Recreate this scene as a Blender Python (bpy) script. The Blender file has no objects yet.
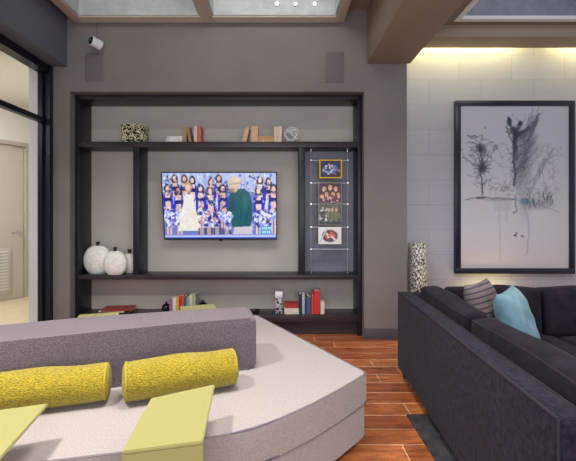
import bpy, bmesh, math, random
import numpy as np
from mathutils import Vector, Matrix
random.seed(7); rng = np.random.default_rng(5)
C = bpy.context.scene.collection
H = 1.27; F = 400.0; CX, CY = 280.0, 215.0
def P(px, py, D): return Vector(((px-CX)/F*D, D, H-(py-CY)/F*D))
def S(r, g, b):
    f = lambda c: (c/255/12.92) if c/255 <= .04045 else ((c/255+.055)/1.055)**2.4
    return (f(r), f(g), f(b), 1.0)

# ------------------------------------------------------------------ materials
def mat(name, col=(.5,.5,.5,1), rough=.6, metal=0, col2=None, nscale=60, ndet=3, bump=0, bscale=None, stretch=None, spec=.5, sheen=0, trans=0, emit=None, estr=0, ior=1.45, lo=.35, hi=.65, coat=0):
    m = bpy.data.materials.new(name); m.use_nodes = True
    nt = m.node_tree; N = nt.nodes; L = nt.links; b = N['Principled BSDF']
    b.inputs['Roughness'].default_value = rough; b.inputs['Metallic'].default_value = metal
    b.inputs['Specular IOR Level'].default_value = spec; b.inputs['IOR'].default_value = ior
    b.inputs['Sheen Weight'].default_value = sheen; b.inputs['Transmission Weight'].default_value = trans
    b.inputs['Coat Weight'].default_value = coat
    b.inputs['Base Color'].default_value = col
    tc = N.new('ShaderNodeTexCoord'); mp = N.new('ShaderNodeMapping'); L.new(tc.outputs['Object'], mp.inputs[0])
    if stretch: mp.inputs['Scale'].default_value = stretch
    if col2 is not None:
        n = N.new('ShaderNodeTexNoise'); n.inputs['Scale'].default_value = nscale; n.inputs['Detail'].default_value = ndet
        r = N.new('ShaderNodeMapRange'); r.inputs['From Min'].default_value = lo; r.inputs['From Max'].default_value = hi
        x = N.new('ShaderNodeMix'); x.data_type = 'RGBA'
        L.new(mp.outputs[0], n.inputs['Vector']); L.new(n.outputs['Fac'], r.inputs['Value']); L.new(r.outputs[0], x.inputs[0])
        x.inputs[6].default_value = col; x.inputs[7].default_value = col2; L.new(x.outputs[2], b.inputs['Base Color'])
    if bump:
        n2 = N.new('ShaderNodeTexNoise'); n2.inputs['Scale'].default_value = bscale or nscale; n2.inputs['Detail'].default_value = 2
        bp = N.new('ShaderNodeBump'); bp.inputs['Strength'].default_value = bump; bp.inputs['Distance'].default_value = .01
        L.new(mp.outputs[0], n2.inputs['Vector']); L.new(n2.outputs['Fac'], bp.inputs['Height']); L.new(bp.outputs[0], b.inputs['Normal'])
    if emit:
        b.inputs['Emission Color'].default_value = emit; b.inputs['Emission Strength'].default_value = estr
    return m
M = {}
M['wall'] = mat('taupe_paint', S(119,113,110), .75, col2=S(124,118,115), nscale=3, bump=.06, bscale=220)
M['bulk'] = mat('slate_paint', S(98,99,112), .75, bump=.06, bscale=220)  # cool reflected light put into the bulkhead's colour
M['beam'] = mat('beam_paint', S(150,137,120), .75, bump=.08, bscale=90)
M['ceil'] = mat('ceiling_paint', S(138,124,112), .8, bump=.06, bscale=120)
M['coffer'] = mat('coffer_lining', S(186,192,190), .35, col2=S(168,174,176), nscale=9, spec=.6)
M['trimlight'] = mat('coffer_edge', S(196,186,172), .6)
M['espresso'] = mat('espresso_wood', S(34,28,40), .4, col2=S(22,20,34), nscale=14, stretch=(1,1,12), spec=.5)
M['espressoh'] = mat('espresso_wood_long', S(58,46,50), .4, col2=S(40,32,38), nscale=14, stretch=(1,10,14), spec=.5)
M['back'] = mat('bookcase_back', S(188,181,174), .6, col2=S(182,175,169), nscale=4)
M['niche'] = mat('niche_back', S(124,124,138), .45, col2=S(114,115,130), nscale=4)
M['base'] = mat('baseboard_paint', S(78,74,82), .5)
M['black'] = mat('black_metal', S(26,27,42), .3, metal=.3)
M['blackp'] = mat('black_plastic', S(18,18,22), .35)
M['white'] = mat('white_plastic', S(225,225,228), .4)
M['chrome'] = mat('brushed_steel', S(200,200,205), .25, metal=1)
M['corr'] = mat('corridor_wall', S(222,219,208), .8)
M['corrf'] = mat('corridor_floor', S(196,180,150), .6, col2=S(186,170,140), nscale=5)
M['door'] = mat('door_paint', S(186,178,164), .6)
M['doorf'] = mat('door_frame_paint', S(176,168,152), .5)
M['loungetop'] = mat('lilac_grey_weave', S(168,158,154), .9, col2=S(149,140,139), nscale=130, bump=.2, bscale=500, sheen=.2)
M['loungeside'] = mat('grey_weave', S(188,182,188), .9, col2=S(166,160,170), nscale=130, bump=.2, bscale=500, sheen=.2)
M['loungeback'] = mat('charcoal_heather', S(118,106,113), .9, col2=S(78,69,78), nscale=190, ndet=4, bump=.4, bscale=200, sheen=.2)
M['pipe'] = mat('dark_piping', S(104,95,106), .8)
M['yellow'] = mat('yellow_knit', S(186,164,20), .85, col2=S(118,100,6), nscale=230, bump=1, bscale=200, stretch=(.5,1,1), sheen=.2)
M['table'] = mat('chartreuse_lacquer', S(152,147,92), .38, spec=.35)
M['velvet'] = mat('aubergine_chenille', S(43,37,54), .85, col2=S(20,18,29), nscale=40, ndet=8, bump=.25, bscale=160, sheen=.04, spec=.15, lo=.36, hi=.66)
M['velvet2'] = mat('aubergine_cushion', S(36,29,42), .85, col2=S(19,15,25), nscale=14, ndet=8, bump=.35, bscale=12, sheen=.03, spec=.15, lo=.3, hi=.7)
M['weltm'] = mat('aubergine_welt', S(30,25,36), .85)
M['blue'] = mat('light_blue_velvet', S(106,140,154), .7, col2=S(80,120,138), nscale=9, bump=.3, bscale=8, sheen=.15)
M['rug'] = mat('dark_rug', S(66,62,66), .95, col2=S(40,38,44), nscale=16, ndet=6, bump=.5, bscale=120)
M['ceramic'] = mat('white_crackle_ceramic', S(240,238,232), .3, col2=S(218,215,210), nscale=30, bump=.25, bscale=60)
M['neck'] = mat('dark_neck', S(50,40,40), .4)
M['lamp'] = mat('led_lamp', S(255,255,255), .4, emit=S(255,250,240), estr=3)  # glow for the imitated coffer reflections
M['glass'] = mat('clear_glass', (1,1,1,1), .02, trans=1, ior=1.04, spec=.2)
M['acrylic'] = mat('clear_acrylic', (.9,.93,1,1), .25, trans=.55, ior=1.3)
M['wire'] = mat('silver_wire', S(220,218,222), .35, metal=.6)
M['ringw'] = mat('white_wire', S(228,228,230), .4)
M['frameb'] = mat('navy_black_frame', S(38,34,58), .3, col2=S(30,32,50), nscale=3, spec=.6)
M['paper'] = mat('book_paper', S(225,215,195), .8)
M['grille'] = mat('speaker_grille_paint', S(108,101,100), .7, bump=.3, bscale=700)

def stripes_mat():
    m = mat('striped_linen', S(110,100,110), .85); nt = m.node_tree; N = nt.nodes; L = nt.links; b = N['Principled BSDF']
    tc = N.new('ShaderNodeTexCoord'); w = N.new('ShaderNodeTexWave'); w.bands_direction = 'Z'; w.inputs['Scale'].default_value = 9; w.inputs['Distortion'].default_value = 1.2
    w.inputs['Detail'].default_value = 1
    r = N.new('ShaderNodeValToRGB'); e = r.color_ramp.elements; e[0].position = 0; e[0].color = S(64,58,76); e[1].position = .35; e[1].color = S(88,80,88)
    for p, c in ((.55,S(138,126,120)),(.7,S(112,92,88)),(.9,S(112,100,104))): k = e.new(p); k.color = c
    L.new(tc.outputs['Object'], w.inputs['Vector']); L.new(w.outputs['Fac'], r.inputs[0]); L.new(r.outputs[0], b.inputs['Base Color']); return m
M['stripe'] = stripes_mat()
def floor_mat():
    m = mat('plank_floor', S(160,90,50), .3, spec=.5); nt = m.node_tree; N = nt.nodes; L = nt.links; b = N['Principled BSDF']
    g = N.new('ShaderNodeTexCoord'); mp = N.new('ShaderNodeMapping'); mp.inputs['Location'].default_value = (.26, -.091, 0)
    L.new(g.outputs['Object'], mp.inputs[0])
    br = N.new('ShaderNodeTexBrick'); br.offset = 0
    br.inputs['Scale'].default_value = 1; br.inputs['Brick Width'].default_value = 1.05; br.inputs['Row Height'].default_value = .163
    br.inputs['Mortar Size'].default_value = .0035; br.inputs['Mortar Smooth'].default_value = .3; br.inputs['Bias'].default_value = 0
    br.inputs['Color1'].default_value = S(184,114,70); br.inputs['Color2'].default_value = S(140,76,50); br.inputs['Mortar'].default_value = S(222,190,165)
    sx = N.new('ShaderNodeSeparateXYZ'); L.new(mp.outputs[0], sx.inputs[0])
    dv = N.new('ShaderNodeMath'); dv.operation = 'DIVIDE'; dv.inputs[1].default_value = .163; L.new(sx.outputs['Y'], dv.inputs[0])
    fl = N.new('ShaderNodeMath'); fl.operation = 'FLOOR'; L.new(dv.outputs[0], fl.inputs[0])
    wn = N.new('ShaderNodeTexWhiteNoise'); wn.noise_dimensions = '1D'; L.new(fl.outputs[0], wn.inputs['W'])
    ml = N.new('ShaderNodeMath'); ml.operation = 'MULTIPLY_ADD'; ml.inputs[1].default_value = 1.05; L.new(wn.outputs['Value'], ml.inputs[0]); L.new(sx.outputs['X'], ml.inputs[2])
    cb = N.new('ShaderNodeCombineXYZ'); L.new(ml.outputs[0], cb.inputs['X']); L.new(sx.outputs['Y'], cb.inputs['Y'])
    L.new(cb.outputs[0], br.inputs['Vector'])
    m2 = N.new('ShaderNodeMapping'); m2.inputs['Scale'].default_value = (2.2, 9, 1); L.new(g.outputs['Object'], m2.inputs[0])
    n = N.new('ShaderNodeTexNoise'); n.inputs['Scale'].default_value = 2.4; n.inputs['Detail'].default_value = 7; n.inputs['Roughness'].default_value = .65; n.inputs['Distortion'].default_value = .6
    L.new(m2.outputs[0], n.inputs['Vector'])
    r = N.new('ShaderNodeValToRGB'); e = r.color_ramp.elements; e[0].position = .3; e[0].color = (.32,.28,.27,1); e[1].position = .72; e[1].color = (1.6,1.5,1.2,1)
    L.new(n.outputs['Fac'], r.inputs[0])
    x = N.new('ShaderNodeMix'); x.data_type = 'RGBA'; x.blend_type = 'MULTIPLY'; x.inputs[0].default_value = .8
    L.new(br.outputs['Color'], x.inputs[6]); L.new(r.outputs[0], x.inputs[7]); L.new(x.outputs[2], b.inputs['Base Color'])
    rr = N.new('ShaderNodeMapRange'); rr.inputs['To Min'].default_value = .2; rr.inputs['To Max'].default_value = .42; L.new(n.outputs['Fac'], rr.inputs['Value']); L.new(rr.outputs[0], b.inputs['Roughness'])
    bp = N.new('ShaderNodeBump'); bp.inputs['Strength'].default_value = .25; bp.inputs['Distance'].default_value = .004; L.new(br.outputs['Fac'], bp.inputs['Height']); bp.invert = True
    L.new(bp.outputs[0], b.inputs['Normal']); return m
M['floor'] = floor_mat()
def tile_mat():
    m = mat('pale_wall_tile', S(200,196,200), .35, spec=.5); nt = m.node_tree; N = nt.nodes; L = nt.links; b = N['Principled BSDF']
    g = N.new('ShaderNodeNewGeometry'); sp = N.new('ShaderNodeSeparateXYZ'); cb = N.new('ShaderNodeCombineXYZ')
    L.new(g.outputs['Position'], sp.inputs[0]); L.new(sp.outputs['X'], cb.inputs['X']); L.new(sp.outputs['Z'], cb.inputs['Y'])
    mp = N.new('ShaderNodeMapping'); mp.inputs['Location'].default_value = (.1,.06,0); L.new(cb.outputs[0], mp.inputs[0])
    br = N.new('ShaderNodeTexBrick'); br.offset = .42
    br.inputs['Scale'].default_value = 1; br.inputs['Brick Width'].default_value = .61; br.inputs['Row Height'].default_value = .29; br.inputs['Mortar Size'].default_value = .003
    br.inputs['Color1'].default_value = S(190,190,202); br.inputs['Color2'].default_value = S(184,184,197); br.inputs['Mortar'].default_value = S(166,166,176)
    L.new(mp.outputs[0], br.inputs['Vector'])
    m2 = N.new('ShaderNodeMapping'); m2.inputs['Scale'].default_value = (.8, 16, 1); L.new(cb.outputs[0], m2.inputs[0])
    n = N.new('ShaderNodeTexNoise'); n.inputs['Scale'].default_value = 3; n.inputs['Detail'].default_value = 5; L.new(m2.outputs[0], n.inputs['Vector'])
    x = N.new('ShaderNodeMix'); x.data_type = 'RGBA'; x.blend_type = 'MULTIPLY'; x.inputs[0].default_value = .16
    L.new(br.outputs['Color'], x.inputs[6]); L.new(n.outputs['Fac'], x.inputs[7]); L.new(x.outputs[2], b.inputs['Base Color']); return m
M['tile'] = tile_mat()
def pattern_mat(name, ca, cb_, scale, lo, hi, rough=.5, stretch=(1,1,1)):
    m = mat(name, ca, rough); nt = m.node_tree; N = nt.nodes; L = nt.links; b = N['Principled BSDF']
    tc = N.new('ShaderNodeTexCoord'); mp = N.new('ShaderNodeMapping'); mp.inputs['Scale'].default_value = stretch; L.new(tc.outputs['Object'], mp.inputs[0])
    v = N.new('ShaderNodeTexVoronoi'); v.feature = 'DISTANCE_TO_EDGE'; v.inputs['Scale'].default_value = scale; L.new(mp.outputs[0], v.inputs['Vector'])
    r = N.new('ShaderNodeMapRange'); r.inputs['From Min'].default_value = lo; r.inputs['From Max'].default_value = hi; L.new(v.outputs['Distance'], r.inputs['Value'])
    x = N.new('ShaderNodeMix'); x.data_type = 'RGBA'; L.new(r.outputs[0], x.inputs[0]); x.inputs[6].default_value = ca; x.inputs[7].default_value = cb_; L.new(x.outputs[2], b.inputs['Base Color'])
    bp = N.new('ShaderNodeBump'); bp.inputs['Strength'].default_value = .6; bp.inputs['Distance'].default_value = .01; L.new(r.outputs[0], bp.inputs['Height']); L.new(bp.outputs[0], b.inputs['Normal'])
    return m
M['wovenbox'] = pattern_mat('gold_twig_weave', S(196,186,140), S(40,36,34), 38, .07, .14)
M['leafvase'] = pattern_mat('leaf_pattern_ceramic', S(50,44,46), S(236,231,220), 44, .06, .12, .35, (1,1,.55))
_mc = {}
def cm(r, g, b, rough=.6):
    k = (r, g, b)
    if k not in _mc: _mc[k] = mat('cover_%d_%d_%d' % k, S(r,g,b), rough, col2=S(r*.85,g*.85,b*.85), nscale=40)
    return _mc[k]

# ------------------------------------------------------------------ mesh helpers
def box(bm, x0, x1, y0, y1, z0, z1, bev=0, seg=2):
    r = bmesh.ops.create_cube(bm, size=1)
    for v in r['verts']: v.co = Vector(((x0+x1)/2+v.co.x*(x1-x0), (y0+y1)/2+v.co.y*(y1-y0), (z0+z1)/2+v.co.z*(z1-z0)))
    if bev:
        es = list({e for v in r['verts'] for e in v.link_edges})
        bmesh.ops.bevel(bm, geom=es, offset=bev, segments=seg, affect='EDGES', profile=.5)
def B(*a, **k): bm = bmesh.new(); box(bm, *a, **k); return bm
def tube(bm, pts, r, seg=8, closed=False):
    pts = [Vector(p) for p in pts]; n = len(pts); rings = []
    for i, p in enumerate(pts):
        a = pts[(i-1) % n] if (closed or i) else p; b = pts[(i+1) % n] if (closed or i < n-1) else p
        t = (b-a).normalized(); u = t.cross(Vector((0,0,1)))
        if u.length < .05: u = t.cross(Vector((1,0,0)))
        u.normalize(); w = t.cross(u)
        rr = r[i] if isinstance(r, (list, tuple)) else r
        rings.append([bm.verts.new(p+u*rr*math.cos(2*math.pi*k/seg)+w*rr*math.sin(2*math.pi*k/seg)) for k in range(seg)])
    for i in range(n if closed else n-1):
        A, Bq = rings[i], rings[(i+1) % n]
        for k in range(seg): bm.faces.new((A[k], A[(k+1) % seg], Bq[(k+1) % seg], Bq[k]))
    if not closed: bm.faces.new(rings[0][::-1]); bm.faces.new(rings[-1])
def lathe(bm, prof, c, seg=32, sy=1):
    rings = [[bm.verts.new((c[0]+r*math.cos(2*math.pi*k/seg), c[1]+sy*r*math.sin(2*math.pi*k/seg), c[2]+z)) for k in range(seg)] for r, z in prof]
    for A, Bq in zip(rings, rings[1:]):
        for k in range(seg): bm.faces.new((A[k], A[(k+1) % seg], Bq[(k+1) % seg], Bq[k]))
    bm.faces.new(rings[0][::-1]); bm.faces.new(rings[-1])
def prism(bm, pts, z0, z1, bev=0, seg=3):
    a = [bm.verts.new((x, y, z0)) for x, y in pts]; b = [bm.verts.new((x, y, z1)) for x, y in pts]; n = len(pts)
    bot = bm.faces.new(a[::-1]); top = bm.faces.new(b)
    for i in range(n): bm.faces.new((a[i], a[(i+1) % n], b[(i+1) % n], b[i]))
    if bev:
        es = [e for e in top.edges]+[e for e in bot.edges]
        bmesh.ops.bevel(bm, geom=es, offset=bev, segments=seg, affect='EDGES', profile=.5)
def rbox(bm, cx, cy, cz, hx, hy, hz, r, n=8, bx=0, by=0, bz=0, wob=0, mtx=None, seed=0):
    def ax(h):
        inner = [(-h+r)+(2*h-2*r)*i/n for i in range(n+1)]
        return [-h, -h+.29*r, -h+.62*r]+inner+[h-.62*r, h-.29*r, h]
    A, Bq, D = ax(hx), ax(hy), ax(hz); V = {}
    def vert(i, j, k):
        if (i,j,k) in V: return V[(i,j,k)]
        p = Vector((A[i], Bq[j], D[k]))
        q = Vector((max(-hx+r, min(hx-r, p.x)), max(-hy+r, min(hy-r, p.y)), max(-hz+r, min(hz-r, p.z))))
        d = p-q
        if d.length > 1e-9: p = q+d.normalized()*r if (max(abs(d.x),abs(d.y),abs(d.z)) >= r*.999) else q+d
        u, v, w = p.x/hx, p.y/hy, p.z/hz
        p = Vector((p.x+bx*u*(1-v*v)*(1-w*w), p.y+by*v*(1-u*u)*(1-w*w), p.z+bz*w*(1-u*u)*(1-v*v)))
        if wob:
            s = seed*1.7
            p += wob*Vector((math.sin(7*p.y+5*p.z+s), math.sin(6*p.x+8*p.z+2*s), math.sin(9*p.x+7*p.y+s)+.5*math.sin(17*p.x+s)))
        if mtx: p = mtx @ p
        V[(i,j,k)] = bm.verts.new(p+Vector((cx,cy,cz))); return V[(i,j,k)]
    a, b, c = len(A)-1, len(Bq)-1, len(D)-1
    for i in range(a):
        for j in range(b):
            bm.faces.new((vert(i,j,0), vert(i,j+1,0), vert(i+1,j+1,0), vert(i+1,j,0))); bm.faces.new((vert(i,j,c), vert(i+1,j,c), vert(i+1,j+1,c), vert(i,j+1,c)))
    for i in range(a):
        for k in range(c):
            bm.faces.new((vert(i,0,k), vert(i+1,0,k), vert(i+1,0,k+1), vert(i,0,k+1))); bm.faces.new((vert(i,b,k), vert(i,b,k+1), vert(i+1,b,k+1), vert(i+1,b,k)))
    for j in range(b):
        for k in range(c):
            bm.faces.new((vert(0,j,k), vert(0,j,k+1), vert(0,j+1,k+1), vert(0,j+1,k))); bm.faces.new((vert(a,j,k), vert(a,j+1,k), vert(a,j+1,k+1), vert(a,j,k+1)))
def link(name, bm, m, root=None, org=None, smooth=True, ang=.6):
    me = bpy.data.meshes.new(name)
    bmesh.ops.recalc_face_normals(bm, faces=bm.faces)
    if root is not None: bm.transform(rootmat[root.name].inverted())
    elif org is not None: bm.transform(Matrix.Translation(-Vector(org)))
    bm.to_mesh(me); bm.free()
    o = bpy.data.objects.new(name, me); C.objects.link(o)
    if root is not None: o.parent = root; rootmat[o.name] = rootmat[root.name]
    else:
        if org is not None: o.location = org
        rootmat[o.name] = Matrix.Translation(org) if org is not None else Matrix.Identity(4)
    if m: me.materials.append(m)
    if smooth:
        for p in me.polygons: p.use_smooth = True
        me.set_sharp_from_angle(angle=ang)
    return o
rootmat = {}
def tag(o, label, cat, group=None):
    o['label'] = label; o['category'] = cat
    if group: o['group'] = group
    return o
def thing(name, label, cat, loc, rz=0, group=None):
    o = bpy.data.objects.new(name, None); C.objects.link(o); o.location = loc; o.rotation_euler = (0,0,rz); o.empty_display_size = .1
    rootmat[o.name] = Matrix.Translation(Vector(loc)) @ Matrix.Rotation(rz, 4, 'Z')
    return tag(o, label, cat, group)
def struct(name, bm, m, root=None, **k):
    o = link(name, bm, m, root, **k)
    if root is None: o['kind'] = 'structure'
    return o
def copy_tree(o, parent=None):
    c = o.copy(); C.objects.link(c); c.parent = parent
    for ch in o.children: copy_tree(ch, c)
    return c

# ------------------------------------------------------------------ picture painter (flat printed / displayed pictures)
class Pic:
    def __init__(s, w, h, x0, y0, x1, y1, col):
        s.a = np.ones((h, w, 3))*np.array(col); X = np.linspace(x0, x1, w); Y = np.linspace(y0, y1, h); s.X, s.Y = np.meshgrid(X, Y); s.px = (x1-x0)/w
    def mix(s, m, col, al=1): m = (np.clip(m, 0, 1)*al)[..., None]; s.a = s.a*(1-m)+np.array(col)*m
    def ell(s, cx, cy, rx, ry, col, al=1, soft=.3, rot=0):
        dx, dy = s.X-cx, s.Y-cy; c, q = math.cos(rot), math.sin(rot); u = (dx*c+dy*q)/rx; v = (-dx*q+dy*c)/ry
        s.mix((1-np.sqrt(u*u+v*v))/soft+.5, col, al)
    def rect(s, x0, y0, x1, y1, col, al=1): s.mix(((s.X >= x0)&(s.X <= x1)&(s.Y >= y0)&(s.Y <= y1)).astype(float), col, al)
    def line(s, pts, w, col, al=1):
        al *= getattr(s, 'fade', 1); w *= getattr(s, 'thin', 1)
        for (ax, ay), (bx, by) in zip(pts, pts[1:]):
            dx, dy = bx-ax, by-ay; L2 = dx*dx+dy*dy+1e-9; t = np.clip(((s.X-ax)*dx+(s.Y-ay)*dy)/L2, 0, 1)
            d = np.hypot(s.X-ax-t*dx, s.Y-ay-t*dy); s.mix((w/2-d)/s.px+.5, col, al)
    def poly(s, pts, col, al=1):
        ins = np.zeros(s.X.shape, bool); n = len(pts)
        for i in range(n):
            (x1, y1), (x2, y2) = pts[i], pts[(i+1) % n]
            if y1 == y2: continue
            ins ^= ((y1 > s.Y) != (y2 > s.Y)) & (s.X < (x2-x1)*(s.Y-y1)/(y2-y1)+x1)
        s.mix(ins.astype(float), col, al)
    def speck(s, cx, cy, rx, ry, n, size, cols, al=.9):
        for _ in range(n):
            a = rng.random()*6.283; r = math.sqrt(rng.random()); s.ell(cx+rx*r*math.cos(a), cy+ry*r*math.sin(a), size*(.5+rng.random()), size*(.5+rng.random()), cols[rng.integers(len(cols))], al, .6)
    def build(s, name, p00, p10, p01, root, rough=.5, emit=0):      # p00 top-left, p10 top-right, p01 bottom-left
        h, w, _ = s.a.shape; p00, p10, p01 = Vector(p00), Vector(p10), Vector(p01); inv = rootmat[root.name].inverted()
        me = bpy.data.meshes.new(name); vs = []
        for j in range(h):
            for i in range(w): vs.append(inv @ (p00+(p10-p00)*(i/(w-1))+(p01-p00)*(j/(h-1))))
        fs = [(j*w+i, (j+1)*w+i, (j+1)*w+i+1, j*w+i+1) for j in range(h-1) for i in range(w-1)]
        me.from_pydata(vs, [], fs)
        ca = me.color_attributes.new('picture', 'FLOAT_COLOR', 'POINT')
        a = np.clip(s.a/255, 0, 1); a = np.where(a <= .04045, a/12.92, ((a+.055)/1.055)**2.4)
        ca.data.foreach_set('color', np.concatenate([a.reshape(-1,3), np.ones((h*w,1))], 1).astype(np.float32).ravel())
        m = mat(name+'_picture', (.5,.5,.5,1), rough); nt = m.node_tree; vc = nt.nodes.new('ShaderNodeVertexColor'); vc.layer_name = 'picture'; b = nt.nodes['Principled BSDF']
        if emit:
            b.inputs['Base Color'].default_value = (.01,.01,.01,1); nt.links.new(vc.outputs[0], b.inputs['Emission Color']); b.inputs['Emission Strength'].default_value = emit
        else: nt.links.new(vc.outputs[0], b.inputs['Base Color'])
        me.materials.append(m); o = bpy.data.objects.new(name, me); C.objects.link(o); o.parent = root; return o

# ================================================================== SETTING
DW = 4.10; DB = 4.20; DK = 4.48; DT = 4.65
struct('floor', B(-2.42, 5, -1.5, 4.8, -.08, 0), M['floor'])
# wall around the bookcase
bm = bmesh.new(); ox0, ox1, oz1 = -2.153, .862, 2.535
box(bm, -2.42, ox0, DW, 4.75, 0, 3.7); box(bm, ox1, 1.30, DW, 4.75, 0, 3.7); box(bm, ox0, ox1, DW, 4.75, oz1, 3.7); box(bm, ox0, ox1, DK+.02, 4.75, 0, oz1)
struct('wall_back', bm, M['wall'])
struct('wall_tiled', B(1.30, 5, DT, 4.8, 0, 3.7), M['tile'])
bm = bmesh.new(); box(bm, .865, 1.315, DW-.02, DW, 0, .11, .004); box(bm, 1.30, 1.315, DW, DT, 0, .11)
struct('baseboard_back', bm, M['base'])
struct('baseboard_left', B(-2.33, -2.155, DW-.02, DW, 0, .11, .004), M['base'])
# bulkhead over glass partition
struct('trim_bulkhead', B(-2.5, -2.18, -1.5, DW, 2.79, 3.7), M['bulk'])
# ceiling: slab with coffered dropped grid
bm = bmesh.new(); box(bm, -2.6, .86, -1.5, 4.1, 3.60, 3.7)
struct('ceiling_main', bm, M['coffer'])
bm = bmesh.new(); box(bm, -2.18, -2.10, -1.5, DW, 3.37, 3.6); box(bm, .655, .89, -1.5, DW, 3.37, 3.6)
struct('ceiling', bm, M['ceil'])
bm = bmesh.new(); z0, z1 = 3.23, 3.6
for x0, x1 in ((-2.10,-2.0), (-.79,-.67), (.56,.655)): box(bm, x0, x1, .5, DW-.02, z0, z1, .004)
for y0, y1 in ((3.96,DW-.02), (2.55,2.68), (1.2,1.33), (.4,.5)): box(bm, -2.10, .655, y0, y1, z0+.001, z1-.001)
struct('trim_coffer_grid', bm, M['trimlight'])
bm = bmesh.new()
for x0, x1 in ((-2.0,-.79), (-.67,.56)): box(bm, x0+.012, x1-.012, 3.945, 3.958, z0+.012, z1-.002)
for x0, x1 in ((-1.998,-1.985), (-.668,-.655), (-.805,-.792), (.545,.558)): box(bm, x0, x1, 2.69, 3.944, z0+.012, z1-.002)
struct('trim_coffer_lining', bm, M['coffer'])
struct('trim_beam', B(.89, 1.335, -1.5, DW-.001, 2.82, 3.7, .006), M['beam'])
# right-hand ceiling and cove soffit
bm = bmesh.new()
box(bm, 1.335, 1.80, -1.5, 4.25, 3.29, 3.7); box(bm, 3.18, 5, -1.5, 4.25, 3.29, 3.7); box(bm, 1.80, 3.18, 4.15, 4.25, 3.29, 3.7); box(bm, 1.8, 3.18, -1.5, 2.4, 3.29, 3.7); box(bm, 1.8, 3.18, 2.4, 4.15, 3.62, 3.7)
struct('ceiling_lounge', bm, M['ceil'])
bm = bmesh.new(); box(bm, 1.335, 5, 4.25, 4.54, 3.165, 3.7, .004)
struct('trim_cove_soffit', bm, M['beam'])
bm = bmesh.new()
for a in ((1.80,1.86,2.4,4.15), (3.12,3.18,2.4,4.15), (1.86,3.12,4.09,4.15), (1.86,3.12,2.4,2.46)): box(bm, *a, 3.275, 3.31)
struct('trim_coffer_edge', bm, M['white'])
bm = bmesh.new()
for a in ((1.801,1.815,2.4,4.149), (3.165,3.179,2.4,4.149), (1.816,3.164,4.135,4.149)): box(bm, *a, 3.311, 3.619)
box(bm, 1.816, 3.164, 2.4, 4.134, 3.605, 3.619)
struct('trim_coffer_panel', bm, mat('blue_grey_coffer', S(128,136,150), .5, col2=S(146,150,160), nscale=8))
# three glowing discs standing in for light reflections on the coffer's glossy far face
for i, (x, w) in enumerate(((277,'left'), (295.5,'middle'), (314.5,'right'))):
    p = P(x, 4.5, 3.944); t = thing('ceiling_spotlight', 'small round ceiling light in bright coffer, %s of the three' % w, 'light', (p.x, p.y, p.z), 0, 'coffer lights')
    bm = bmesh.new(); tube(bm, [(p.x, 3.944, p.z), (p.x, 3.93, p.z)], .022, 20); link('rim', bm, M['white'], t)  # rim and lens are made up; only reflected light shows here
    bm = bmesh.new(); tube(bm, [(p.x, 3.93, p.z), (p.x, 3.925, p.z)], .012, 16); link('lens', bm, M['lamp'], t)

# glass partition on the left
wr = thing('window_1', 'x', 'x', (-2.42, 2, 0)); del wr['label']; del wr['category']; wr['kind'] = 'structure'
bm = bmesh.new()
box(bm, -2.36, -2.325, DW-.06, DW, 0, 2.79); box(bm, -2.45, -2.40, DW-.06, DW, 0, 2.79); box(bm, -2.40, -2.36, DW-.03, DW, 0, 2.79)
box(bm, -2.45, -2.34, -1.0, DW-.06, 2.71, 2.79); box(bm, -2.43, -2.37, -1.0, DW-.06, 2.20, 2.25); box(bm, -2.43, -2.37, -1.0, DW-.06, 0, .08)
for y in (1.2,): box(bm, -2.44, -2.36, y, y+.06, 0, 2.71)
link('window_frame', bm, M['black'], wr)
bm = bmesh.new(); box(bm, -2.404, -2.396, -1.0, DW-.06, .08, 2.20); box(bm, -2.404, -2.396, -1.0, DW-.06, 2.25, 2.71); link('window_glass', bm, M['glass'], wr)
# corridor beyond
struct('floor_corridor', B(-6, -2.42, -1.5, 8, -.08, 0), M['corrf'])
struct('ceiling_corridor', B(-6, -2.55, -1.5, 8, 2.95, 3.05), M['corr'])
struct('wall_corridor_end', B(-2.69, -2.46, 4.28, 7.5, 0, 2.95), mat('corridor_grey', S(226,224,226), .7))
p0 = Vector((-4.09, 5.84, 0)); a = math.atan2(.89, .45); Rm = Matrix.Translation(p0) @ Matrix.Rotation(a, 4, 'Z')
def R(bm): bm.transform(Rm); return bm
bm = bmesh.new(); box(bm, -2.5, -.62, .05, .2, 0, 2.95); box(bm, .42, 2.5, .05, .2, 0, 2.95); box(bm, -.62, .42, .05, .2, 2.37, 2.95)
struct('wall_corridor', R(bm), M['corr'])
dr = thing('door_1', 'x', 'x', p0); del dr['label']; del dr['category']; dr['kind'] = 'structure'
bm = bmesh.new(); box(bm, .37, .43, 0, .12, 0, 2.38); box(bm, -.63, -.57, 0, .12, 0, 2.38); box(bm, -.57, .37, 0, .12, 2.32, 2.38); link('door_frame', R(bm), M['doorf'], dr)
link('door_panel', R(B(-.56, .36, .04, .085, .01, 2.315)), M['door'], dr)
bm = bmesh.new(); box(bm, -.33, .17, .025, .04, .12, .78, .003)
lv = link('door_vent', R(bm), mat('vent_frame', S(190,184,170), .5), dr)
bm = bmesh.new()
for i in range(13): box(bm, -.29, .13, .012, .028, .16+i*.046, .183+i*.046)
link('louvre', R(bm), mat('louvre_paint', S(216,212,204), .5), lv)
bm = bmesh.new(); tube(bm, [(.28,.04,1.0), (.28,-.03,1.0)], .012); tube(bm, [(.28,-.03,1.0), (.15,-.03,1.0)], .01); lathe(bm, [(.03,0),(.03,.012)], (0,0,0)); 
for v in bm.verts[-64:]: v.co = Vector((.28+v.co.x, .04-v.co.z, 1.0+v.co.y))
link('door_handle', R(bm), M['chrome'], dr)

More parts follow.
